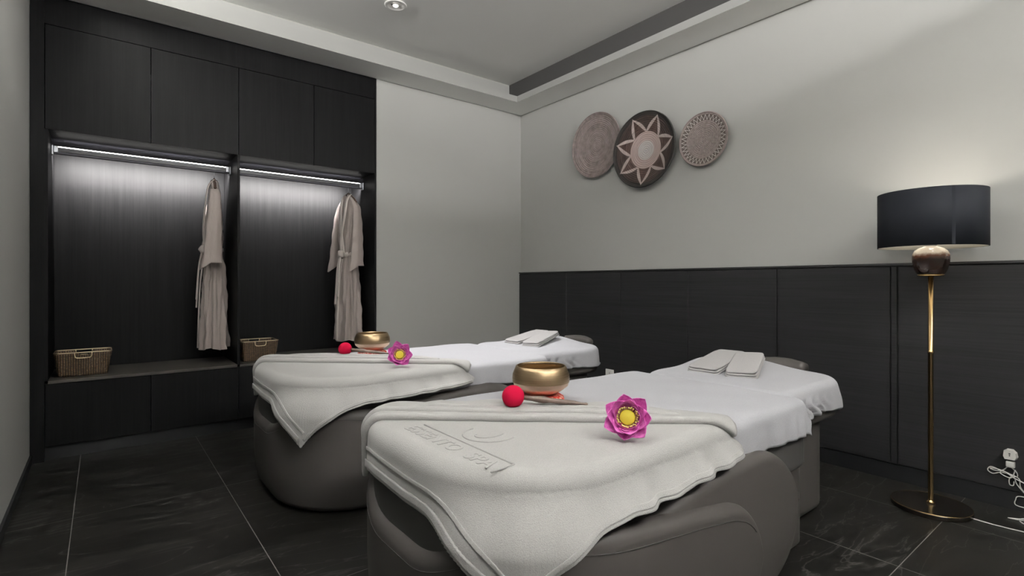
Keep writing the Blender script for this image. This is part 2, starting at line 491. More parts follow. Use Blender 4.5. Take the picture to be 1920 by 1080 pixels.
# ---------------------------------------------------------------- wardrobe
W = thing('wardrobe', 'black wood-grain built-in wardrobe with two lit open bays and cupboard doors above and below', 'wardrobe', (0, YB, 0))
F0, B0 = 0.0, .52
DB, DT = 1.953, 2.569
xs = [-.253, .755, 1.775]
bm = box(XL + .002, -.269, F0, .54, 0, ZS)
bx(bm, -.269, -.253, F0 + .004, .54, .472, DB)
bx(bm, 1.768, 1.782, F0, .54, 0, ZS)
bx(bm, -.269, 1.768, F0 + .004, .54, DT + .002, ZS)
bx(bm, -.253, 1.768, F0 + .02, .54, DB, DB + .018)
bx(bm, -.269, 1.768, F0 + .02, .54, .44, .454)
obj('carcass', bm, 'wood_vertical', W)
obj('plinth', box(-.269, 1.768, F0 + .045, F0 + .06, 0.0, .085), 'black_trim', W)
obj('divider', box(.747, .764, F0, .52, .472, DB, bev=.001, seg=1), 'wood_vertical', W)
for a, b in ((-.253, .747), (.764, 1.768)):
    obj('back_panel', box(a, b, B0, B0 + .018, .472, DB), 'wood_vertical', W)
    obj('shelf', box(a, b, F0, B0, .454, .472, bev=.001, seg=1), 'wood_shelf', W)
dx = [-.267, .245, .756, 1.277, 1.768]
for i in range(4):
    obj('door', box(dx[i] + .0018, dx[i + 1] - .0018, F0, F0 + .018, DB, DT - .003, bev=.0008, seg=1), 'wood_vertical', W)
    obj('door', box(dx[i] + .0018, dx[i + 1] - .0018, F0, F0 + .018, .088, .451, bev=.0008, seg=1), 'wood_vertical', W)
for a, b in ((-.253, .747), (.764, 1.768)):
    y = .25; z = 1.89
    rl = obj('hanging_rail', box(a + .012, b - .012, y - .014, y + .014, z - .022, z + .012, bev=.003, seg=2), 'dark_rail', W)
    obj('led_strip', box(a + .03, b - .03, y - .0165, y - .009, z + .0085, z + .0135), 'led', rl)
    bm = box(a + .014, b - .014, y - .013, y + .030, z - .030, z - .022)
    obj('rail_underside', bm, 'rail_grey', rl)
    obj('led_diffuser', box(a + .03, b - .03, y + .0135, y + .017, z - .008, z + .004), 'led', rl)
    for c in (a, b - .012):
        bm = box(c, c + .012, y - .024, y + .024, z - .042, z + .02, bev=.004, seg=2)
        bx(bm, c + (.012 if c == a else -.022), c + (.034 if c == a else 0), y - .019, y + .018, z - .026, z + .016, bev=.003, seg=2)
        obj('rail_bracket', bm, 'aluminium', rl)
    area('rail_lamp', ((a + b) / 2, YB + y + .022, z - .012), (R(22), 0, 0), b - a - .08, .012, 76.0, (1, .975, .95))

# ---------------------------------------------------------------- baskets
def basket(label, x0, x1, y0, y1, z0, h):
    cx, cy = (x0 + x1) / 2, (y0 + y1) / 2; w, d = x1 - x0, y1 - y0
    t = thing('wicker_basket', label, 'basket', (cx, cy, z0), 0, 'wicker baskets on the wardrobe shelf')
    def ring(s, z, n=10):
        a, b = w / 2 * s[0], d / 2 * s[1]; r = .018; out = []
        for (sx, sy, a0) in ((1, 1, 0), (-1, 1, 90), (-1, -1, 180), (1, -1, 270)):
            for k in range(5):
                an = R(a0 + k * 22.5)
                out.append(Vector((sx * (a - r) + r * math.cos(an), sy * (b - r) + r * math.sin(an), z)))
        # refine sides
        res = []
        for i in range(len(out)):
            p, q = out[i], out[(i + 1) % len(out)]
            m = max(1, int((q - p).length / .02))
            for k in range(m): res.append(p.lerp(q, k / m))
        return res
    def dens(s, z, N_=96):
        r = ring(s, z); L = [0]
        for i in range(len(r)): L.append(L[-1] + (r[(i + 1) % len(r)] - r[i]).length)
        out = []
        for k in range(N_):
            s_ = L[-1] * k / N_
            i = max(j for j in range(len(L) - 1) if L[j] <= s_)
            out.append(r[i].lerp(r[(i + 1) % len(r)], (s_ - L[i]) / (L[i + 1] - L[i])))
        return out
    bm = bmesh.new()
    rows = []
    for k in range(13):
        f = k / 12
        rr = dens((.86 + .14 * f, .86 + .14 * f), h * f)
        # scalloped grip cut in the long sides
        for p in rr:
            g = max(0, 1 - (abs(p.x) / (.16 * w)) ** 4) if abs(p.y) > d * .4 else 0
            p.z -= g * .03 * f
            wv = .0018 * math.sin(k * PI + p.x * 190 + p.y * 190)
            p.x += wv; p.y += wv
        rows.append(rr)
    inner = [[Vector((p.x * .955, p.y * .95, p.z)) for p in r] for r in reversed(rows)]
    inner[-1] = [Vector((p.x, p.y, .006)) for p in inner[-1]]
    grid_faces(bm, rows + inner, True, True, True)
    obj('basket_body', bm, 'wicker', t, smooth=True)
    rim = dens((1.0, 1.0), h + .003)
    obj('wire_rim', tube(bmesh.new(), rim, .0028, 6, closed=True), 'gold_wire', t, smooth=True)
    for sy in (-1, 1):
        y = sy * d / 2
        pts = smooth_path([(-.15 * w, y, h), (-.14 * w, y * 1.01, h - .02), (-.10 * w, y * 1.02, h - .030), (.10 * w, y * 1.02, h - .030), (.14 * w, y * 1.01, h - .02), (.15 * w, y, h)], 5)
        obj('wire_handle', tube(bmesh.new(), pts, .0028, 6), 'gold_wire', t, smooth=True)
    return t
basket('brown wicker basket with gold wire rim at the left end of the shelf', -.235, .045, YB + .10, YB + .30, .4725, .142)
basket('brown wicker basket with gold wire rim just right of the central divider', .79, 1.045, YB + .09, YB + .30, .4725, .142)

# ---------------------------------------------------------------- robes on hangers
def hanger(label, x, rz):
    t = thing('clothes_hanger', label, 'hanger', (x, YB + .25, 0), rz, 'hangers on the wardrobe rails')
    t.scale = (1, .58, 1)
    z = 1.89
    hook = [(0, .0, z - .085), (0, 0, z - .03)] + [(0, .0195 * math.cos(a) - .0, z + .0 + .0195 * math.sin(a)) for a in [R(q) for q in range(-60, 200, 20)]]
    hook = [Vector((0, 0, z - .10)), Vector((0, 0, z - .045))] + [Vector((0, .018 * math.sin(a) , z - .006 - .024 * math.cos(a))) for a in [R(q) for q in range(0, 250, 20)]]
    obj('hook', tube(bmesh.new(), hook, .0018, 6), 'aluminium', t, smooth=True)
    pts = smooth_path([(0, -.19, z - .165), (0, -.12, z - .125), (0, -.04, z - .095), (0, 0, z - .085), (0, .04, z - .095), (0, .12, z - .125), (0, .19, z - .165)], 5)
    obj('hanger_bar', tube(bmesh.new(), pts, .008, 8), 'hanger_wood', t, smooth=True)
    return t

def robe(label, x, rz, hw=.19, seed=0, hemz=.57, slim=1.0, wide=.72):
    t = thing('bathrobe', label, 'robe', (x, YB + .25, 0), rz, 'robes hanging in the wardrobe')
    rnd = random.Random(seed)
    zt = 1.79
    ph = [rnd.uniform(0, 6) for _ in range(8)]
    t.scale = (.82, wide, 1)
    # body: (z, half width Y, half thickness X)
    prof = [(zt, .055, .030), (zt - .02, .085, .036), (zt - .05, .135, .040), (zt - .085, .172, .045), (zt - .13, .178, .052), (zt - .22, .165, .06),
            (zt - .34, .145, .066), (zt - .44, .115, .064), (zt - .50, .088, .058), (zt - .54, .092, .060), (zt - .62, .115, .070), (zt - .75, .135, .085),
            (zt - .9, .15, .092), (zt - 1.05, .165, .098), (hemz + .03, .178, .104), (hemz, .182, .106)]
    nz = 60; seg = 96; rows = []
    zs = [p[0] for p in prof][::-1]; ws = [p[1] for p in prof][::-1]; ts = [p[2] for p in prof][::-1]
    for i in range(nz + 1):
        z = zt + (hemz - zt) * i / nz
        w = float(np.interp(z, zs, ws)) * slim; th = float(np.interp(z, zs, ts)) * slim
        f = min(1, i / nz * 1.4)
        row = []
        for j in range(seg):
            a = 2 * PI * j / seg
            cr = .016 * f * (math.sin(9 * a + ph[0] + z * 3) + .7 * math.sin(15 * a + ph[1] - z * 5)) + .004 * math.sin(5 * a + z * 26 + ph[2]) + .003 * math.sin(z * 60 + ph[3] + 3 * a)
            s, c = math.sin(a), math.cos(a)
            ax = abs(c) ** .8 * (1 if c > 0 else -1)
            row.append(Vector(((th + cr) * ax, (w + cr) * s, z + .008 * math.sin(4 * a + ph[4]) * f ** 4)))
        rows.append(row)
    bm = bmesh.new(); grid_faces(bm, rows, True, True, False)
    b = obj('robe_body', bm, 'robe', t, smooth=True)
    # collar and crossed lapels on the front (-X)
    def strip(name, pts, wd, m='robe_trim', th=.006):
        pts = smooth_path(pts, 6); bm = bmesh.new(); rows = []
        for i, p in enumerate(pts):
            q = pts[min(i + 1, len(pts) - 1)] - pts[max(0, i - 1)]
            s = Vector((0, q.z, -q.y)).normalized() * wd / 2
            rows.append([p - s + Vector((th / 2, 0, 0)), p - s * .6 - Vector((th, 0, 0)), p - Vector((th * 1.2, 0, 0)), p + s * .6 - Vector((th, 0, 0)), p + s + Vector((th / 2, 0, 0))])
        grid_faces(bm, rows); o = obj(name, bm, m, t, smooth=True); mod_solid(o, .003); return o
    strip('lapel', [(-.005, .05, zt + .004), (-.046, .052, zt - .05), (-.068, .035, zt - .2), (-.078, .0, zt - .36), (-.068, -.03, zt - .50)], .042)
    strip('lapel', [(-.005, -.05, zt + .004), (-.049, -.052, zt - .05), (-.072, -.035, zt - .2), (-.084, .0, zt - .36), (-.073, .03, zt - .50)], .042)
    strip('front_edge', [(-.078, .0, zt - .54), (-.106, .01, zt - .75), (-.118, .02, zt - 1.0), (-.124, .025, hemz + .004)], .04)
    # neck opening seen as a dark lining
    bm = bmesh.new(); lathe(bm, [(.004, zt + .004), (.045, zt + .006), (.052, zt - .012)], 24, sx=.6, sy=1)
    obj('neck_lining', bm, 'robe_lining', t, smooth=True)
    # belt with knot and tails
    zb = zt - .50
    w = .095 * slim; th = .068 * slim
    pts = [(th * math.cos(a), w * math.sin(a), zb + .004 * math.sin(3 * a)) for a in [2 * PI * k / 32 for k in range(32)]]
    bm = bmesh.new(); rws = []
    for k in range(33):
        p = Vector(pts[k % 32]); nrm = Vector((math.cos(2 * PI * k / 32), math.sin(2 * PI * k / 32), 0))
        rws.append([p + Vector((0, 0, .02)), p + nrm * .008 + Vector((0, 0, .008)), p + nrm * .008 - Vector((0, 0, .008)), p - Vector((0, 0, .02))])
    grid_faces(bm, rws); bl = obj('belt', bm, 'robe_trim', t, smooth=True)
    bm = bmesh.new(); bmesh.ops.create_uvsphere(bm, u_segments=16, v_segments=10, radius=1)
    for v in bm.verts:
        q = v.co.copy(); k = 1 + .22 * math.sin(5 * q.y + 2) * math.cos(4 * q.z)
        v.co = Vector((-th - .018 + q.x * .034 * k, q.y * .040 * k, zb + q.z * .032 * k))
    obj('knot', bm, 'robe_trim', bl, smooth=True)
    strip('belt_tail', [(-th - .028, .006, zb - .01), (-th - .05, .02, zb - .14), (-th - .062, .025, zb - .30), (-th - .07, .032, zb - .42)], .034)
    strip('belt_tail', [(-th - .028, -.008, zb - .01), (-th - .052, -.014, zb - .12), (-th - .064, -.02, zb - .26), (-th - .072, -.022, zb - .36)], .034)
    # sleeves: wide flattened tubes hanging from the shoulders
    for sy in (-1, 1):
        path = smooth_path([(0, sy * .130, zt - .075), (-.004, sy * .168, zt - .12), (-.010, sy * .196, zt - .25), (-.018, sy * .206, zt - .40), (-.028, sy * .212, zt - .54), (-.034, sy * .214, zt - .60)], 7)
        rows = []; n = len(path)
        for i, p in enumerate(path):
            f = i / (n - 1); row = []
            a1 = .030 + .050 * f; b1 = .018 + .014 * f
            for j in range(28):
                a = 2 * PI * j / 28
                cr = .005 * math.sin(5 * a + ph[5] + sy) * f + .003 * math.sin(p.z * 50 + a)
                row.append(p + Vector(((a1 + cr) * math.cos(a), (b1 + cr) * math.sin(a), -.05 * f * max(0, -math.cos(a)))))
            rows.append(row)
        bm = bmesh.new(); grid_faces(bm, rows, True, True, False)
        s = obj('sleeve', bm, 'robe', t, smooth=True); mod_solid(s, .003, -1)
    return t
hanger('dark hanger holding the left robe in the left bay', .640, R(-5))
hanger('dark hanger holding the right robe in the right bay', 1.640, R(14))
robe('beige tied robe hanging sideways in the left bay beside the divider', .640, R(-5), seed=1, hemz=.575, slim=.95, wide=.70)
robe('beige tied robe with spread sleeves hanging at the right end of the right bay', 1.640, R(14), seed=5, hemz=.565)

# ---------------------------------------------------------------- massage beds
BX, LB = .62, 2.1           # foot end; local x measured from the foot
def rrect(x0, x1, hw, rf, rh, n=60, hwh=None):
    """closed CCW outline, foot at x0 (radius rf), head at x1 (radius rh)"""
    hwh = hw if hwh is None else hwh
    P = []
    def arc(cx, cy, r, a0, a1):
        for k in range(n + 1):
            a = R(a0 + (a1 - a0) * k / n); P.append((cx + r * math.cos(a), cy + r * math.sin(a)))
    arc(x0 + rf, -hw + rf, rf, 180, 270)
    arc(x1 - rh, -hwh + rh, rh, 270, 360)
    arc(x1 - rh, hwh - rh, rh, 0, 90)
    arc(x0 + rf, hw - rf, rf, 90, 180)
    return np.array(P)

def resample(P, m):
    Q = np.vstack([P, P[:1]]); L = np.r_[0, np.cumsum(np.hypot(*np.diff(Q, axis=0).T))]
    s = np.linspace(0, L[-1], m, endpoint=False)
    return np.c_[np.interp(s, L, Q[:, 0]), np.interp(s, L, Q[:, 1])]

def nearest(P, poly):
    """signed distance (outside +), nearest point, outward dir, arc position"""
    A = poly; B = np.roll(poly, -1, 0); D = B - A; L2 = (D ** 2).sum(1) + 1e-12
    seg0 = np.r_[0, np.cumsum(np.sqrt(L2))][:-1]
    sd = np.empty(len(P)); q = np.empty_like(P); nn = np.empty_like(P); arc = np.empty(len(P))
    for i in range(0, len(P), 2000):
        p = P[i:i + 2000]; v = p[:, None] - A[None]
        t = np.clip((v * D).sum(2) / L2, 0, 1); c = A[None] + t[..., None] * D
        d = np.hypot(*(p[:, None] - c).transpose(2, 0, 1)); k = d.argmin(1); r = np.arange(len(p))
        q[i:i + 2000] = c[r, k]; arc[i:i + 2000] = seg0[k] + t[r, k] * np.sqrt(L2[k])
        cr = D[k, 0] * v[r, k, 1] - D[k, 1] * v[r, k, 0]
        sgn = np.where(cr > 0, -1., 1.)
        sd[i:i + 2000] = d[r, k] * sgn
        nv = (p - c[r, k]) * sgn[:, None]
        nn[i:i + 2000] = nv / (np.hypot(*nv.T)[:, None] + 1e-9)
    return sd, q, nn, arc

def drape(P, poly, ztop, r=.03, lift=0., amp=.01, k=30., flare=0., seed=0., top=None, slope=.04):
    """lay flat points P over the slab whose inset outline is poly"""
    sd, q, n, s = nearest(P, poly)
    rr = r + lift; z = np.full(len(P), ztop + lift); xy = P.copy()
    if top is not None: z = z + top(P)
    out = sd > 0
    bend = out & (sd < rr * PI / 2); a = sd / rr
    hang = out & ~bend; h = sd - rr * PI / 2
    base = (top(q) if top is not None else 0)
    xy[bend] = q[bend] + n[bend] * (rr * np.sin(a[bend]))[:, None]
    z = np.where(bend, ztop + base - r + rr * np.cos(a), z)
    w = sstep(h, -.02, .07)
    wave = .5 + .5 * (.62 * np.sin(s * k + seed + 1.3 * np.sin(s * k * .23)) + .38 * np.sin(s * k * 1.73 + 2.1 * seed))
    off = rr + w * amp * wave * (.10 + .90 * sstep(-n[:, 1], .4, .95)) + flare * sstep(h, -.01, .12) * sstep(-n[:, 1], .05, .6) + slope * np.maximum(h, 0)
    xy[hang] = q[hang] + n[hang] * off[hang][:, None]
    z = np.where(hang, ztop + base - r - h, z)
    return np.c_[xy, z]

def cloth(name, pts, m, n, mtl, parent=None, th=.004, sub=0):
    bm = bmesh.new(); g = pts.reshape(m, n, 3)
    grid_faces(bm, [[Vector(p) for p in row] for row in g])
    bmesh.ops.recalc_face_normals(bm, faces=bm.faces)
    if sum(f.normal.z for f in bm.faces) < 0: bmesh.ops.reverse_faces(bm, faces=bm.faces)
    o = obj(name, bm, mtl, parent, smooth=True); mod_solid(o, th)
    if sub: mod_sub(o, sub)
    return o

ZT = .598
OUT_BODY = lambda ins: rrect(.020 + ins, 1.52 - ins, .45 - ins, .32 - ins, .05 - min(ins, .03), hwh=.42 - ins)
OUT_HEAD = lambda ins: rrect(1.50 + ins, 2.135 - ins, .345 - ins, .06 - min(ins, .03), .17 - ins)

def slab(outline, z0, z1, r, nr=5):
    """rounded-edge slab from plan outline (function of inset)"""
    M = 160; rows = []
    for k in range(nr + 1):
        a = PI / 2 * k / nr; rows.append((r * (1 - math.sin(a)), z0 + r * (1 - math.cos(a))))
    for k in range(nr + 1):
        a = PI / 2 * k / nr; rows.append((r * (1 - math.cos(a)), z1 - r * (1 - math.sin(a))))
    bm = bmesh.new(); R_ = []
    for ins, z in rows:
        P = resample(outline(ins), M); R_.append([Vector((p[0], p[1], z)) for p in P])
    grid_faces(bm, R_, True, True, True)
    return bm

def side_shell(path, prof, thick=.07, tuck=.035, ncs=9):
    """puffy upholstered panel: path = [(x,y,nx,ny)], prof(i)->(zbot,ztop)"""
    rows = []
    n = len(path)
    for i, (x, y, nx, ny) in enumerate(path):
        zb, zt = prof(i); h = max(zt - zb, .004)
        r = min(.042, h / 2, thick / 2); row = []
        lo = max(0, min(1, h / .3))
        def P(o, z):
            # lower part leans inwards a little
            k = max(0, 1 - (z - 0) / .22) ** 2 * tuck
            return Vector((x + nx * (o - k), y + ny * (o - k), z))
        m = 6
        for k in range(m + 1):      # outer bottom round
            a = PI / 2 * k / m; row.append(P(thick - r + r * math.sin(a), zb + r - r * math.cos(a)))
        for k in range(1, 6): row.append(P(thick, zb + r + (h - 2 * r) * k / 6))
        for k in range(m + 1):
            a = PI / 2 * k / m; row.append(P(thick - r + r * math.cos(a), zt - r + r * math.sin(a)))
        for k in range(m + 1):
            a = PI / 2 * k / m; row.append(P(r - r * math.sin(a), zt - r + r * math.cos(a)))
        row.append(P(0, zb + r)); row.append(P(r * .5, zb))
        rows.append(row)
    bm = bmesh.new(); grid_faces(bm, rows, True, True, True)
    return bm

def make_bed(label, root_loc, scy=1.0):
    t = thing('massage_bed', label, 'massage bed', root_loc, 0, 'upholstered massage beds')
    t.scale = (1, scy, 1)
    # foot tub wrapping round the foot end, ending in a petal on each side
    hw, rf = .435, .33; XO = .065
    path = []
    xe = .925
    def add(x, y, nx, ny): path.append((x + XO, y, nx, ny))
    for k in range(44): add(xe - (xe - rf) * (k / 43) ** 1.0 if k else xe, -hw, 0, -1)
    path = []
    XS = np.r_[xe - (1 - np.cos(np.linspace(0, PI / 2, 26))) * .30]
    XS = np.r_[XS, np.linspace(XS[-1], rf, 12)[1:]]
    for x in XS: add(x, -hw, 0, -1)
    for k in range(1, 48):
        a = R(270 - 90 * k / 48); add(rf + rf * math.cos(a), -hw + rf + rf * math.sin(a), math.cos(a), math.sin(a))
    for k in range(0, 17): add(0, -hw + rf + (2 * (hw - rf)) * k / 16, -1, 0)
    for k in range(1, 48):
        a = R(180 - 90 * k / 48); add(rf + rf * math.cos(a), hw - rf + rf * math.sin(a), math.cos(a), math.sin(a))
    for x in XS[::-1]: add(x, hw, 0, 1)
    def topz(x, y=9):
        z = float(np.interp(x, [.0, .2, .35, .6, .79, .9], [.492, .480, .461, .43, .402, .398]))
        return z - .118 * float(1 - sstep(np.array(abs(y)), .08, .40)) * float(1 - sstep(np.array(x), .0, .30))
    def prof(i):
        x = path[i][0] - XO
        zb, zt = .004, topz(x, path[i][1])
        if x > xe - .20:
            f = (x - (xe - .20)) / .20; c = max(0, 1 - f ** 2.2) ** (1 / 2.2); mid = .20
            zt = mid + (zt - mid) * c; f2 = max(0, (x - (xe - .16)) / .16); c2 = math.sqrt(max(0, 1 - f2 * f2))
            zb = mid - (mid - zb) * c2
        return zb, zt
    obj('foot_shell', side_shell(path, prof), 'leather', t, smooth=True)
    # stitched seam just below the rim of the shell
    pts = [(p[0] + p[2] * .071, p[1] + p[3] * .071, prof(i)[1] - .045) for i, p in enumerate(path) if 8 < i < len(path) - 9]
    obj('seam', tube(bmesh.new(), pts, .0012, 5), 'stitch', t, smooth=True)
    # second petal on each side
    for sy in (-1, 1):
        x0, x1 = .28, 1.30; n = 60; path2 = []
        for k in range(n + 1):
            f = .5 - .5 * math.cos(PI * k / n); path2.append((x0 + (x1 - x0) * f, sy * .405, 0, sy))
        def prof2(i):
            x = path2[i][0]
            zt = float(np.interp(x, [.28, .40, .58, .82, 1.02, 1.30], [.38, .43, .466, .497, .505, .49]))
            zb = .004
            if x > x1 - .26:
                f = (x - (x1 - .26)) / .26; c = math.sqrt(max(0, 1 - f * f)); zt = .29 + (zt - .29) * c
                f = max(0, (x - (x1 - .20)) / .20); c = math.sqrt(max(0, 1 - f * f)); zb = .29 - (.29 - zb) * c
            return zb, zt
        obj('side_petal', side_shell(path2, prof2, thick=.072, tuck=.03), 'leather', t, smooth=True)
    # inner body and head pedestal
    obj('base', slab(lambda i: rrect(.10 + i, 1.60 - i, .37 - i, .25 - i, .05 - i * .9), .003, .475, .02), 'leather', t, smooth=True)
    obj('head_pedestal', slab(lambda i: rrect(1.42 + i, 2.065 - i, .285 - i, .05 - i * .4, .12 - i), .003, .465, .045), 'leather', t, smooth=True)
    obj('mattress', slab(OUT_BODY, .34, .592, .032), 'leather_dark', t, smooth=True)
    obj('head_cushion', slab(OUT_HEAD, .435, .592, .035), 'leather', t, smooth=True)
    # face-rest pad showing behind the folded towels
    pts = [(1.93 + .30 * math.cos(a), .28 * math.sin(a), .612) for a in [R(q) for q in range(-26, 27, 4)]]
    obj('face_rest', tube(bmesh.new(), pts, lambda f: .028 + .012 * math.sin(PI * f), 14), 'leather', t, smooth=True)
    return t
B1 = (BX, 1.29, 0); B2 = (BX, 2.79, 0); SC2 = 1.055
beds = [(B1, 1.0, 'front', 'grey leather massage bed nearest the camera with white sheet, towel, bowl and lotus'),
        (B2, SC2, 'rear', 'grey leather massage bed farther away, beside the wardrobe, partly hidden by the front bed')]

def rnd_top(seed, a=.002):
    def f(P):
        x, y = P[:, 0], P[:, 1]
        return a * (np.sin(x * 9 + seed) * np.sin(y * 11 + seed * 2) + .5 * np.sin(x * 23 + y * 17 + seed)) + a
    return f

def dress(B, sc, which, idx):
    far = which == 'rear'
    def place(o): o.location = B; o.scale = (1, sc, 1)
    # body sheet
    m, n = 110, 120
    X = np.linspace(.12, 1.515, m); Y = np.linspace(-.538, .538, n)
    P = np.array([(x + .004 * math.sin(y * 20), y * (1 - .02 * sstep(np.array(abs(x - .9)), 0, 1)) ) for x in X for y in Y])
    hang_extra = lambda P: 0
    pts = drape(P, resample(OUT_BODY(.03), 400), ZT, r=.03, lift=.003, amp=.012, k=38, seed=1.3 + idx, top=rnd_top(idx + 1.), slope=.05)
    g = pts.reshape(m, n, 3)
    # gathered folds at the head end corners
    w = sstep(g[..., 0], 1.1, 1.52) * sstep(ZT - g[..., 2], .02, .09)
    g[..., 1] += np.sign(g[..., 1]) * w * .009 * (1 + np.sin(g[..., 0] * 75 + (ZT - g[..., 2]) * 14))
    o = cloth('bed_sheet', g.reshape(-1, 3), m, n, 'sheet', th=.003)
    place(o)
    tag(o, 'white sheet covering the body of the %s' % ('front massage bed, under the towel with embossed lettering' if not far else 'rear massage bed beside the wardrobe'), 'sheet', 'white bed sheets')
    # head sheet
    m, n = 84, 90
    X = np.linspace(1.42, 2.32, m); Y = np.linspace(-.47, .47, n)
    P = np.array([(x, y) for x in X for y in Y])
    bulge = lambda P: .046 * np.exp(-((P[:, 0] - 2.02) / .20) ** 2 - ((P[:, 1] - .16) / .24) ** 2) + .004 * sstep(P[:, 0], 1.53, 1.60) + rnd_top(idx + 3., .0025)(P)
    pts = drape(P, resample(OUT_HEAD(.035), 400), ZT, r=.035, lift=.004, amp=.014, k=30, seed=.4 + idx, top=bulge, slope=.06)
    g = pts.reshape(m, n, 3)
    g[:, :, 2] = np.maximum(g[:, :, 2], .490 + .006 * np.sin(g[:, :, 0] * 15) + .003 * np.sin(g[:, :, 1] * 24))
    keep = g[:, :, 0] > 1.55
    # start just under the body sheet
    g[..., 2] -= .009 * (1 - sstep(g[..., 0], 1.47, 1.50)) * (g[..., 2] > ZT - .02)
    g[..., 1] += np.sign(g[..., 1]) * .010 * sstep(ZT - g[..., 2], .02, .07) * np.sin(g[..., 0] * 85 + 3 * np.sin(g[..., 2] * 60)) * (1 - sstep(g[..., 0], 1.72, 1.95))
    o = cloth('head_sheet', g[5:].reshape(-1, 3), m - 5, n, 'sheet', th=.003)
    place(o)
    tag(o, 'crumpled white cover over the head section of the %s massage bed' % which, 'sheet', 'white head covers')
    # big towel laid as a triangle, folded edge towards the head
    A0 = np.array([.746 - BX, 1.49 - 1.29]); tt = np.array([.755, -.656]); nn = np.array([.656, .755])
    t0, t1, ap = -.30, 1.015, .74
    EA, EB, AP = np.array([.545 - BX, .36]), np.array([1.535 - BX, -.522]), np.array([.548 - BX, -.560])
    def tp(f, g, inset=0.):
        """towel point: f 0 at the fold, 1 at the hanging corner; g across"""
        bow = .035 * 4 * f * (1 - f)
        return (1 - f) * (EA + (EB - EA) * g) + f * AP + bow * ((1 - g) * np.array([-1., 0]) + .35 * g * np.array([0, -1.]))
    def tri(m=130, n=130, back=.03):
        P = []
        for i in range(m):
            f = i / (m - 1) * 1.03 - .03
            for j in range(n): P.append(tp(f if f < .999 else .999, j / (n - 1)) if f > 0 else tp(0, j / (n - 1)) - nn * f * 1.0)
        return np.array(P), m, n
    polyT = resample(OUT_BODY(.03), 500)
    P, m, n = tri()
    kw = dict(r=.03, amp=.021, k=38, seed=2.2 + idx * 1.1, flare=.060, slope=.03)
    pts = drape(P, polyT, ZT + .004, lift=.012, **kw)
    # only the part over the tub needs the flare; fine relief of the pile
    tw = cloth('draped_towel', pts, m, n, 'terry', th=.006)
    place(tw)
    tag(tw, 'white terry towel draped over the foot of the %s' % ('front bed, embossed with lettering' if not far else 'rear bed, its corner hanging down'), 'towel', 'large white towels draped over the bed feet')
    # woven border bands along the two hanging hems
    def hem(side, inset, wd, lift):
        mm = 130; Q = []
        inn = np.array([1., 0]) if side < 0 else np.array([0, 1.])
        for i in range(mm):
            f = .97 * i / (mm - 1)
            for j in range(6): Q.append(tp(f, 0. if side < 0 else 1.) + inn * (inset + wd * j / 5))
        pts = drape(np.array(Q), polyT, ZT + .004, lift=.012 + lift, **kw)
        return pts, mm
    pts, mm = hem(-1, .0, .022, .0072)
    cloth('towel_hem', pts, mm, 6, 'terry', tw, th=.005)
    pts, mm = hem(-1, .050, .010, .0062)
    cloth('towel_border', pts, mm, 6, 'terry', tw, th=.0035)
    pts, mm = hem(1, .0, .012, .0062)
    cloth('towel_hem', pts, mm, 6, 'terry', tw, th=.0035)
    # folded-over strips along the long edge
    def strip(ta, tb, d0, d1, base0, rr, wav, sd0):
        m, n = 110, 48; P = []; Lf = []
        for i in range(m):
            f = i / (m - 1); tpos = ta + (tb - ta) * f
            wv = wav * (math.sin(tpos * 14 + sd0) + .6 * math.sin(tpos * 31 + sd0 * 2))
            ends = min(1., min(f, 1 - f) * 9) ** .5
            for j in range(n):
                nf = 10
                if j < nf:       # rounded front roll, slightly undercut
                    ph_ = -PI / 2 + PI * .9 * j / nf
                    dd = d0 + wv * .5 + rr * (1 - math.cos(ph_)); lf = base0 + rr * (1 + math.sin(ph_))
                else:
                    g_ = (j - nf) / (n - 1 - nf)
                    dd = d0 + wv * .5 + rr + (d1 - d0 - rr + wv) * g_ * (.30 + .70 * ends)
                    lf = (base0 + 2 * rr) * (1 - .55 * g_ ** 1.5)
                P.append(A0 + tt * tpos + nn * dd)
                Lf.append(lf * (.6 + .4 * ends))
        P = np.array(P); Lf = np.array(Lf)
        base = drape(P, polyT, ZT + .004, lift=.019, r=.03, amp=.012, k=26, seed=1., flare=.02, slope=.04)
        # lift along z on top and outwards on the sides
        sd, q, n_, s = nearest(P, polyT)
        a = np.clip(sd / .049, 0, PI / 2)
        base[:, 2] += Lf * np.cos(a); base[:, :2] += n_ * (Lf * np.sin(a))[:, None]
        return base, m, n
    b_, m, n = strip(t0 + .01, t1 + .01, -.004, .115, .0, .0075, .004, .3 + idx)
    cloth('towel_fold', b_, m, n, 'terry', tw, th=.005)
    b_, m, n = strip(t0 + .10, t1 - .16, .034, .165, .012, .0065, .007, 1.7 + idx)
    cloth('towel_fold', b_, m, n, 'terry', tw, th=.005)
    b_, m, n = strip(t0 + .30, t1 - .30, .066, .20, .020, .0055, .010, 3.1 + idx)
    cloth('towel_fold', b_, m, n, 'terry', tw, th=.005)
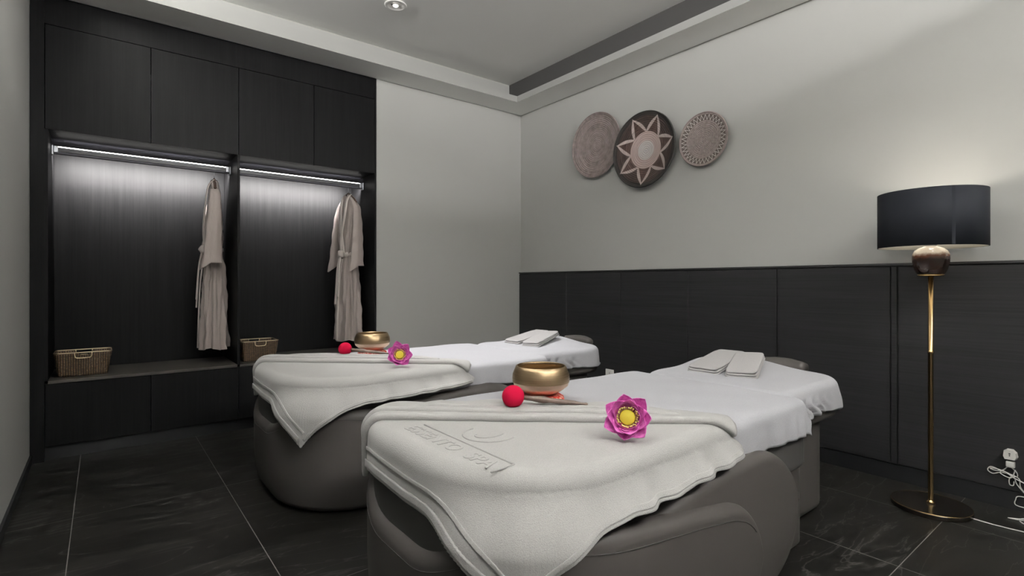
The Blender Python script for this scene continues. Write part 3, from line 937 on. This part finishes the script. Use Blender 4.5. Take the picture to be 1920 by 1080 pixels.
    if not far:
        # embossed panel, words and ring on the terry
        zt_ = ZT + .004 + .012 + .0065
        for word, yy in (('ESSENTO', 1.135), ('SPA', .985)):
            cu = bpy.data.curves.new('text', 'FONT'); cu.body = word; cu.size = .064; cu.extrude = .0; cu.bevel_depth = .0012; cu.bevel_resolution = 2
            cu.space_character = 1.04; cu.align_x = 'RIGHT'
            tmp = bpy.data.objects.new('tmp', cu); COL.objects.link(tmp)
            dg = bpy.context.evaluated_depsgraph_get(); me = bpy.data.meshes.new_from_object(tmp.evaluated_get(dg))
            bpy.data.objects.remove(tmp)
            me.transform(Matrix.Rotation(R(-90), 4, 'Z'))
            me.transform(Matrix.Translation((.700 - BX, yy - 1.29, zt_)))
            me.materials.clear(); me.materials.append(MATS['terry'])
            o = bpy.data.objects.new('embossed_word', me); COL.objects.link(o); o.parent = tw
            tag(o, 'word %s raised in the white pile' % word)
        bm = bmesh.new()
        for (a, b) in (((.764, 1.40), (.764, .963)), ((.764, .963), (.692, .957)), ((.690, 1.40), (.690, .957))):
            if a[0] == .690: continue
            tube(bm, [(a[0] - BX, a[1] - 1.29, zt_), (b[0] - BX, b[1] - 1.29, zt_)], .0026, 6)
        obj('embossed_frame', bm, 'terry', tw, smooth=True)
        bm = bmesh.new(); cx_, cy_ = .862 - BX, 1.20 - 1.29
        tube(bm, [(cx_ + .075 * math.cos(a), cy_ + .075 * math.sin(a), zt_) for a in [R(q) for q in range(95, 300, 8)]], .0028, 6)
        tube(bm, [(cx_ + .045 * math.cos(a), cy_ + .03 * math.sin(a), zt_) for a in [R(q) for q in range(130, 330, 10)]], .0024, 6)
        obj('embossed_emblem', bm, 'terry', tw, smooth=True)
    return tw

for idx, (B, sc, which, lab) in enumerate(beds):
    make_bed(lab, B, sc)
    dress(B, sc, which, idx)

# ---------------------------------------------------------------- folded hand towels on the head sections
def hand_towel(label, c, ang, L, Wd, z, tilt=0, roll=0):
    bm = bmesh.new(); m, n = 24, 18
    for lay in range(3):
        h0 = lay * .0112
        shrink = 1 - .03 * lay
        rows = []
        seg = 64
        # rounded soft slab per layer
        for (ins, zz) in ((.006, 0), (.001, .002), (0, .005), (.001, .008), (.006, .010), (.02, .0104)):
            row = []
            a, b = L / 2 * shrink - ins, Wd / 2 * shrink - ins
            for k in range(seg):
                th = 2 * PI * k / seg; c_, s_ = math.cos(th), math.sin(th); e = .16
                row.append(Vector((a * math.copysign(abs(c_) ** e, c_) , b * math.copysign(abs(s_) ** e, s_), h0 + zz + .004 * math.sin(3 * th + lay) * .5)))
            rows.append(row)
        grid_faces(bm, rows, True, True, True)
    t = obj('hand_towel', bm, 'small_towel', None, smooth=True)
    t.location = (c[0], c[1], z); t.rotation_euler = (roll, tilt, ang)
    tag(t, label, 'towel', 'folded hand towels on the head sections')
    return t
T = lambda B, x, y, sc: (B[0] + x - BX, B[1] + (y - 1.29) * sc)
for B, sc, w in ((B1, 1.0, 'front'), (B2, SC2, 'rear')):
    hand_towel('left of the two small folded grey-white towels fanned on the head of the %s bed' % w, T(B, 2.46, 1.435, sc), R(4), .34, .165, .634, tilt=R(-10))
    hand_towel('right of the two small folded grey-white towels fanned on the head of the %s bed' % w, T(B, 2.455, 1.285, sc), R(20), .33, .145, .637, tilt=R(-10), roll=R(-2))

# ---------------------------------------------------------------- singing bowls, cushions, mallets, lotus flowers
def bowl(label, c, z, R0=.106, H=.108):
    t = thing('singing_bowl', label, 'bowl', (c[0], c[1], z), 0, 'brass singing bowls')
    out = [(.0, .0), (.03, .0005), (.055, .006), (.080, .020), (.100, .036), (R0 - .002, .050)]
    bm = bmesh.new(); lathe(bm, [(max(r, .001), zz) for r, zz in out] + [(R0, .0505)], 72, cap0=True)
    bmesh.ops.recalc_face_normals(bm, faces=bm.faces)
    o = obj('lower_bowl', bm, 'brass_polished', t, smooth=True); tag(o, 'polished paler gold underside')
    side = [(R0, .050), (R0 + .001, .062), (R0 - .001, .080), (R0 - .008, .096), (R0 - .013, H), (R0 - .016, H + .0015), (R0 - .019, H),
            (R0 - .014, .094), (R0 - .007, .078), (R0 - .006, .062), (R0 - .010, .048), (.085, .028), (.05, .012), (.001, .009)]
    bm = bmesh.new(); lathe(bm, side, 72)
    obj('bowl_wall', bm, 'brass', t, smooth=True)
    return t
def ring_cushion(label, c, z, r=.088):
    bm = bmesh.new()
    prof = [(.001, .002), (r - .012, .0), (r - .002, .006), (r, .014), (r - .004, .026), (r - .016, .033), (.001, .0325)]
    lathe(bm, prof, 48)
    for v in bm.verts:
        a = math.atan2(v.co.y, v.co.x); v.co.z = max(0, v.co.z)
        k = 1 + .015 * math.sin(9 * a); v.co.x *= k; v.co.y *= k
    o = obj('bowl_cushion', bm, 'brocade', None, smooth=True); o.location = (c[0], c[1], z)
    tag(o, label, 'cushion', 'patterned red bowl cushions'); return o
def mallet(label, head, tail, z, rh=.036):
    hx, hy = head; dx_, dy_ = tail[0] - hx, tail[1] - hy; L = math.hypot(dx_, dy_); a = math.atan2(dy_, dx_)
    t = thing('mallet', label, 'mallet', (hx, hy, z), a, 'bowl mallets')
    bm = bmesh.new(); bmesh.ops.create_uvsphere(bm, u_segments=28, v_segments=18, radius=1)
    for v in bm.verts:
        q = v.co; v.co = Vector((q.x * rh * .93, q.y * rh, rh * .92 + q.z * rh * .92))
    o = obj('felt_head', bm, 'red_felt', t, smooth=True); tag(o, 'red felt ball head')
    pts = []
    prof = [(.03, .0075), (.06, .008), (.085, .011), (.10, .0115), (.12, .008), (.16, .0085), (.20, .0075), (L - .02, .0045), (L - .012, .0045), (L - .006, .006), (L, .004)]
    zc = rh * .9
    rows = []
    for (x, r) in prof:
        zz = zc + (.012 - zc) * min(1, x / L)
        rows.append([Vector((x, r * math.cos(2 * PI * k / 14), zz + r * math.sin(2 * PI * k / 14))) for k in range(14)])
    bm = bmesh.new(); grid_faces(bm, rows, True, True, True)
    o = obj('handle', bm, 'walnut', t, smooth=True); tag(o, 'turned brown wooden handle')
    return t
def lotus(label, c, z, s=.062, yaw=0, seed=0):
    rnd = random.Random(seed)
    t = thing('lotus_flower', label, 'flower', (c[0], c[1], z), yaw, 'pink lotus flowers')
    # axis leans towards the viewer; build with axis +Z then tilt
    tilt = Matrix.Translation((0, 0, s * 1.0)) @ Matrix.Rotation(R(-68), 4, 'X').inverted()
    def petal_mesh(L, wd, open_, ang, tipcurl, rad):
        rows = []
        for i in range(9):
            f = i / 8; row = []
            w = wd * math.sin(PI * min(1, .12 + .88 * f) ** .85) ** .75 if f < 1 else .0008
            for j in range(7):
                g = j / 6 * 2 - 1
                el = open_ * (1 - .12 * f) - tipcurl * f * f
                r = rad + L * math.sin(el) * f
                zz = L * math.cos(el) * f
                cup = .35 * w * g * g
                row.append(Vector(((r - cup * math.cos(el)), g * w, zz + cup * math.sin(el))))
            rows.append(row)
        M = Matrix.Rotation(ang, 4, 'Z')
        return [[M @ p for p in row] for row in rows]
    for lay, (n, L, wd, op, rad) in enumerate(((7, 1.02, .40, 76, .18), (7, .92, .38, 58, .18), (7, .60, .26, 40, .30))):
        for k in range(n):
            bm = bmesh.new()
            rr = petal_mesh(L * s * rnd.uniform(.9, 1.1), wd * s * 1.15, R(op + rnd.uniform(-5, 5)), 2 * PI * (k + .5 * (lay % 2)) / n + rnd.uniform(-.1, .1), R(12), rad * s)
            grid_faces(bm, rr)
            bmesh.ops.transform(bm, matrix=tilt, verts=bm.verts)
            o = obj('petal', bm, 'petal', t, smooth=True); mod_solid(o, .0012)
    bm = bmesh.new()
    lathe(bm, [(.001, .0), (.12 * s, .02 * s), (.29 * s, .30 * s), (.33 * s, .36 * s), (.28 * s, .40 * s), (.001, .41 * s)], 24)
    bmesh.ops.transform(bm, matrix=tilt, verts=bm.verts)
    o = obj('seed_head', bm, 'pollen', t, smooth=True); tag(o, 'flat yellow seed head')
    bm = bmesh.new()
    for k in range(34):
        a = 2 * PI * k / 34 + rnd.uniform(-.05, .05); r1 = s * rnd.uniform(.38, .47)
        p0 = Vector((s * .3 * math.cos(a), s * .3 * math.sin(a), s * .1)); p1 = Vector((r1 * math.cos(a), r1 * math.sin(a), s * rnd.uniform(.36, .50)))
        tube(bm, [p0, (p0 + p1) / 2 + Vector((0, 0, -.02 * s)), p1], s * .022, 5)
        bmesh.ops.create_icosphere(bm, subdivisions=1, radius=s * .042, matrix=Matrix.Translation(p1))
    bmesh.ops.transform(bm, matrix=tilt, verts=bm.verts)
    o = obj('stamens', bm, 'stamen', t, smooth=True); o['kind'] = 'stuff'
    return t
ring_cushion('red patterned round cushion under the brass bowl on the front bed', (1.285, 1.46), ZT + .004)
bowl('brass singing bowl on a red cushion in the middle of the front bed', (1.285, 1.46), ZT + .035)
mallet('red-headed mallet lying before the bowl on the front bed', (1.045, 1.323), (1.227, 1.166), ZT + .048, .039)
lotus('pink lotus flower with yellow centre lying on the front bed towel', (1.142, .935), ZT + .012, .064, math.atan2(.955, 1.165) - R(90), 3)
ring_cushion('red patterned round cushion under the brass bowl on the rear bed', (1.30, 3.04), ZT + .006)
bowl('brass singing bowl on a red cushion near the wardrobe side of the rear bed', (1.30, 3.04), ZT + .035)
mallet('red-headed mallet lying beside the bowl on the rear bed', (1.060, 2.85), (1.245, 2.68), ZT + .048, .039)
lotus('pink lotus flower with yellow centre lying on the rear bed towel', (1.20, 2.46), ZT + .012, .064, math.atan2(2.5, 1.22) - R(90), 8)

# ---------------------------------------------------------------- floor lamp
LX, LY = 3.03, .70
L = thing('floor_lamp', 'gold-poled floor lamp with black drum shade and brown ceramic urn beside the panelled wall', 'lamp', (LX, LY, 0))
bm = lathe(bmesh.new(), [(.001, 0), (.145, 0), (.152, .003), (.152, .020), (.149, .024), (.001, .0245)], 72)
obj('base', bm, 'lamp_base', L, smooth=False)
obj('base_rim', tube(bmesh.new(), [(.1495 * math.cos(2 * PI * k / 72), .1495 * math.sin(2 * PI * k / 72), .0225) for k in range(72)], .0022, 6, closed=True), 'gold_pole', L, smooth=True)
bm = lathe(bmesh.new(), [(.001, .024), (.018, .024), (.018, .034), (.012, .038), (.0105, .045), (.0105, .72), (.0125, .722), (.0125, .732), (.0105, .734), (.0105, 1.082), (.001, 1.083)], 28)
obj('pole', bm, 'gold_pole', L, smooth=True)
bm = lathe(bmesh.new(), [(.001, 1.080), (.050, 1.080), (.052, 1.084), (.050, 1.088), (.001, 1.088)], 40)
obj('urn_tray', bm, 'gold_pole', L, smooth=True)
# four-lobed ceramic urn
seg = 96; rows = []
for r, z in [(.001, 1.088), (.046, 1.088), (.054, 1.094), (.062, 1.112), (.068, 1.135), (.071, 1.160), (.070, 1.180), (.062, 1.198), (.047, 1.210), (.030, 1.217), (.024, 1.220), (.001, 1.221)]:
    rows.append([Vector((r * (1 - .05 * abs(math.cos(2 * a + .4)) ** 12 * (1 if .05 < r else 0)) * math.cos(a), r * (1 - .05 * abs(math.cos(2 * a + .4)) ** 12 * (1 if .05 < r else 0)) * math.sin(a), z)) for a in [2 * PI * k / seg for k in range(seg)]])
bm = bmesh.new(); grid_faces(bm, rows, True)
obj('ceramic_urn', bm, 'ceramic', L, smooth=True)
bm = lathe(bmesh.new(), [(.001, 1.219), (.022, 1.219), (.022, 1.240), (.013, 1.245), (.013, 1.285), (.017, 1.287), (.017, 1.32), (.001, 1.321)], 28)
obj('lamp_socket', bm, 'aluminium', L, smooth=True)
SR, SZ0, SZ1 = .203, 1.214, 1.468
bm = lathe(bmesh.new(), [(SR, SZ0), (SR, SZ1)], 96)
sh = obj('lamp_shade', bm, 'shade_black', L, smooth=True); mod_solid(sh, .0015)
bm = lathe(bmesh.new(), [(SR - .003, SZ0), (SR - .003, SZ1)], 96)
lining = obj('shade_lining', bm, 'shade_lining', sh, smooth=True)
mod_solid(lining, .0008, -1)
sa = math.atan2(-LY, -LX) + R(22)
bm = bmesh.new(); rows = []
for k in range(5):
    a = sa + (k - 2) * .016; rows.append([Vector(((SR + .002) * math.cos(a), (SR + .002) * math.sin(a), SZ0)), Vector(((SR + .002) * math.cos(a), (SR + .002) * math.sin(a), SZ1))])
grid_faces(bm, rows); o = obj('shade_seam', bm, 'shade_black', sh); mod_solid(o, .001)
bm = bmesh.new()
for k in range(3):
    a = 2 * PI * k / 3 + .5
    tube(bm, [(.016 * math.cos(a), .016 * math.sin(a), 1.29), (SR * .97 * math.cos(a), SR * .97 * math.sin(a), 1.262)], .0015, 6)
obj('shade_spider', bm, 'aluminium', L, smooth=True)
bm = bmesh.new(); bmesh.ops.create_uvsphere(bm, u_segments=20, v_segments=14, radius=.028, matrix=Matrix.Translation((0, 0, 1.345)))
bulb = obj('bulb', bm, 'lamp_glow', L, smooth=True)
pl = bpy.data.lights.new('lamp_light', 'POINT'); pl.energy = 3.1; pl.color = (1, .93, .83); pl.shadow_soft_size = .03
plo = bpy.data.objects.new('lamp_light', pl); COL.objects.link(plo); plo.location = (LX, LY, 1.385)
cord = smooth_path([(.03, .15, .004), (.0, -.15, .0045), (-.0, -.24, .0035), (.01, -.32, .0035), (.02, -.42, .0035), (.09, -.50, .0035), (.15, -.40, .0035), (.10, -.31, .0055),
                    (.16, -.28, .004), (.20, -.34, .007), (.12, -.42, .008), (.20, -.50, .01), (.25, -.44, .05), (.262, -.40, .12), (.262, -.34, .15), (.262, -.30, .135), (.262, -.25, .15), (.262, -.21, .175), (.262, -.20, .16), (.262, -.235, .15), (.262, -.25, .19)], 7)
cord = [p for p in cord if p.y < -.13 or p.x > .08] 
obj('power_cord', tube(bmesh.new(), cord, .0026, 6), 'white_plastic', L, smooth=True)

# plug and adapter on the wall
PX, PY = XR - .022, .467
A = thing('plug_adapter', 'white plug adapter with tangled thin cables low on the black panelled wall', 'plug', (PX, PY, .235), 0)
bm = bmesh.new(); out = [(-.020, .000), (.020, .000), (.026, .014), (.022, .034), (.010, .046), (-.010, .046), (-.024, .034), (-.026, .014)]
f0 = [bm.verts.new((0, -a, b)) for a, b in out]; f1 = [bm.verts.new((-.030, -a * .85, .002 + b * .92)) for a, b in out]
bm.faces.new(f0[::-1]); bm.faces.new(f1)
for i in range(8): bm.faces.new((f0[i], f0[(i + 1) % 8], f1[(i + 1) % 8], f1[i]))
bmesh.ops.recalc_face_normals(bm, faces=bm.faces)
obj('adapter_body', bm, 'white_plastic', A)
bm = box(-.032, -.0295, -.003, .003, .026, .032); bx(bm, -.032, -.0295, -.002, .002, .018, .0235)
obj('pin_hole', bm, 'grey_mark', A)
bm = box(-.026, -.004, -.017, .014, -.036, -.008, bev=.004, seg=2)
obj('small_plug', bm, 'white_plastic', A)
def loop(pts): return tube(bmesh.new(), smooth_path(pts, 7), .0021, 6)
obj('cable', loop([(-.015, -.002, -.034), (-.014, -.022, -.055), (-.012, -.02, -.075), (-.010, .02, -.066), (-.008, .065, -.052), (-.010, .078, -.070), (-.010, .060, -.082), (-.008, .03, -.070), (-.008, -.01, -.078), (-.008, -.022, -.11), (-.008, -.055, -.15), (-.008, -.09, -.16), (-.010, -.03, -.162), (-.010, -.018, -.18), (-.012, -.02, -.205), (-.03, -.08, -.207), (-.10, -.08, -.231), (-.14, -.01, -.230), (-.11, -.06, -.228), (-.05, -.10, -.230)]), 'white_plastic', A, smooth=True)
obj('cable', loop([(-.015, .008, -.034), (-.012, .024, -.055), (-.008, .05, -.066), (-.010, .070, -.060), (-.008, .04, -.058), (-.009, -.008, -.072), (-.008, -.030, -.085), (-.008, -.034, -.12), (-.008, -.06, -.15), (-.009, -.10, -.165)]), 'white_plastic', A, smooth=True)
obj('cable', loop([(-.009, -.006, -.072), (-.008, .004, -.095), (-.008, .002, -.118), (-.008, -.010, -.118), (-.008, -.012, -.10)]), 'white_plastic', A, smooth=True)
# small wall socket between the beds
S = thing('wall_socket', 'small white wall socket low on the black panelling between the two beds', 'socket', (XR - .022, 2.887, .29))
obj('socket_plate', box(-.008, 0, -.043, .043, -.043, .043, bev=.003, seg=2), 'white_plastic', S)
obj('rocker_switch', box(-.011, -.007, -.03, -.018, .010, .028, bev=.001, seg=1), 'white_plastic', S)
bm = bmesh.new()
for (y, z) in ((0, .012), (-.012, -.014), (.012, -.014)): bx(bm, -.0086, -.0078, y - .003, y + .003, z - .005, z + .005)
obj('pin_hole', bm, 'grey_mark', S)

# ---------------------------------------------------------------- wall plates (woven)
def plate(label, y, z, r, m, depth, spin=0, rim='plate_plain'):
    # axis along -X (off the right wall)
    t = thing('woven_wall_plate', label, 'wall decor', (XR - .006, y, z)); t['group'] = 'woven plates on the wall'
    t.rotation_euler = (0, R(-90), 0)
    prof = [(.0005, .006)]
    for k in range(1, 25):
        f = k / 24; prof.append((r * f, .006 + depth * f ** 2.2 + .0012 * math.sin(k * PI)))
    prof += [(r * 1.0, .006 + depth + .004), (r * .985, .006 + depth + .009)]
    for k in range(24, 0, -1):
        f = k / 24; prof.append((r * f * .985, .014 + depth * f ** 2.2))
    prof.append((.0005, .014))
    bm = bmesh.new(); lathe(bm, prof, 96)
    bmesh.ops.recalc_face_normals(bm, faces=bm.faces)
    o = obj('woven_face', bm, m, t, smooth=True); o.rotation_euler = (0, 0, spin)
    pts = [((r + .001) * math.cos(2 * PI * k / 96), (r + .001) * math.sin(2 * PI * k / 96), .008 + depth + .003) for k in range(96)]
    obj('coiled_rim', tube(bmesh.new(), pts, .0055, 8, closed=True), rim, t, smooth=True)
    return t
mat('rim_black', (.012, .011, .010), .6)
plate('plain pinkish-brown woven round plate, left of the three on the wall', 3.03, 2.215, .268, 'plate_plain', .030)
plate('large dark woven plate with a pale seven-pointed flower, middle of three', 2.525, 2.075, .286, 'plate_star', .045, R(10), 'rim_black')
plate('smallest woven plate with a white zigzag border, right of the three', 2.03, 2.050, .183, 'plate_lace', .022)

# ---------------------------------------------------------------- ceiling fixtures
def downlight(x, y, label, group=None):
    t = thing('downlight', label, 'ceiling light', (x, y, ZC), 0, group)
    bm = lathe(bmesh.new(), [(.001, -.001), (.050, -.001), (.072, -.0015), (.075, -.004), (.070, -.008), (.052, -.010), (.050, -.006), (.034, -.005)], 48)
    obj('trim_ring', bm, 'white_plastic', t, smooth=True)
    bm = lathe(bmesh.new(), [(.001, -.012), (.014, -.012), (.017, -.009), (.017, -.002)], 24)
    obj('lamp_lens', bm, 'lamp_glow', t, smooth=True)
    bm = lathe(bmesh.new(), [(.018, -.0065), (.034, -.0055)], 24)
    obj('recess_ring', bm, 'white_plastic', t, smooth=True)
    for s in (-1, 1): obj('clip', box(s * .028 - .005, s * .028 + .005, -.004, .004, -.0105, -.006), 'grey_mark', t)
    return t
WHERE = ['above the rear bed, beside its bowl', 'over the gap between the two beds', 'above the front bed, behind the picture edge', 'near the floor lamp side of the room', 'beside the left wall, behind the camera']
for i, (x, y, p, dg) in enumerate(DOWN):
    downlight(x, y, 'round white recessed downlight in the ceiling ' + WHERE[i], 'recessed ceiling downlights')
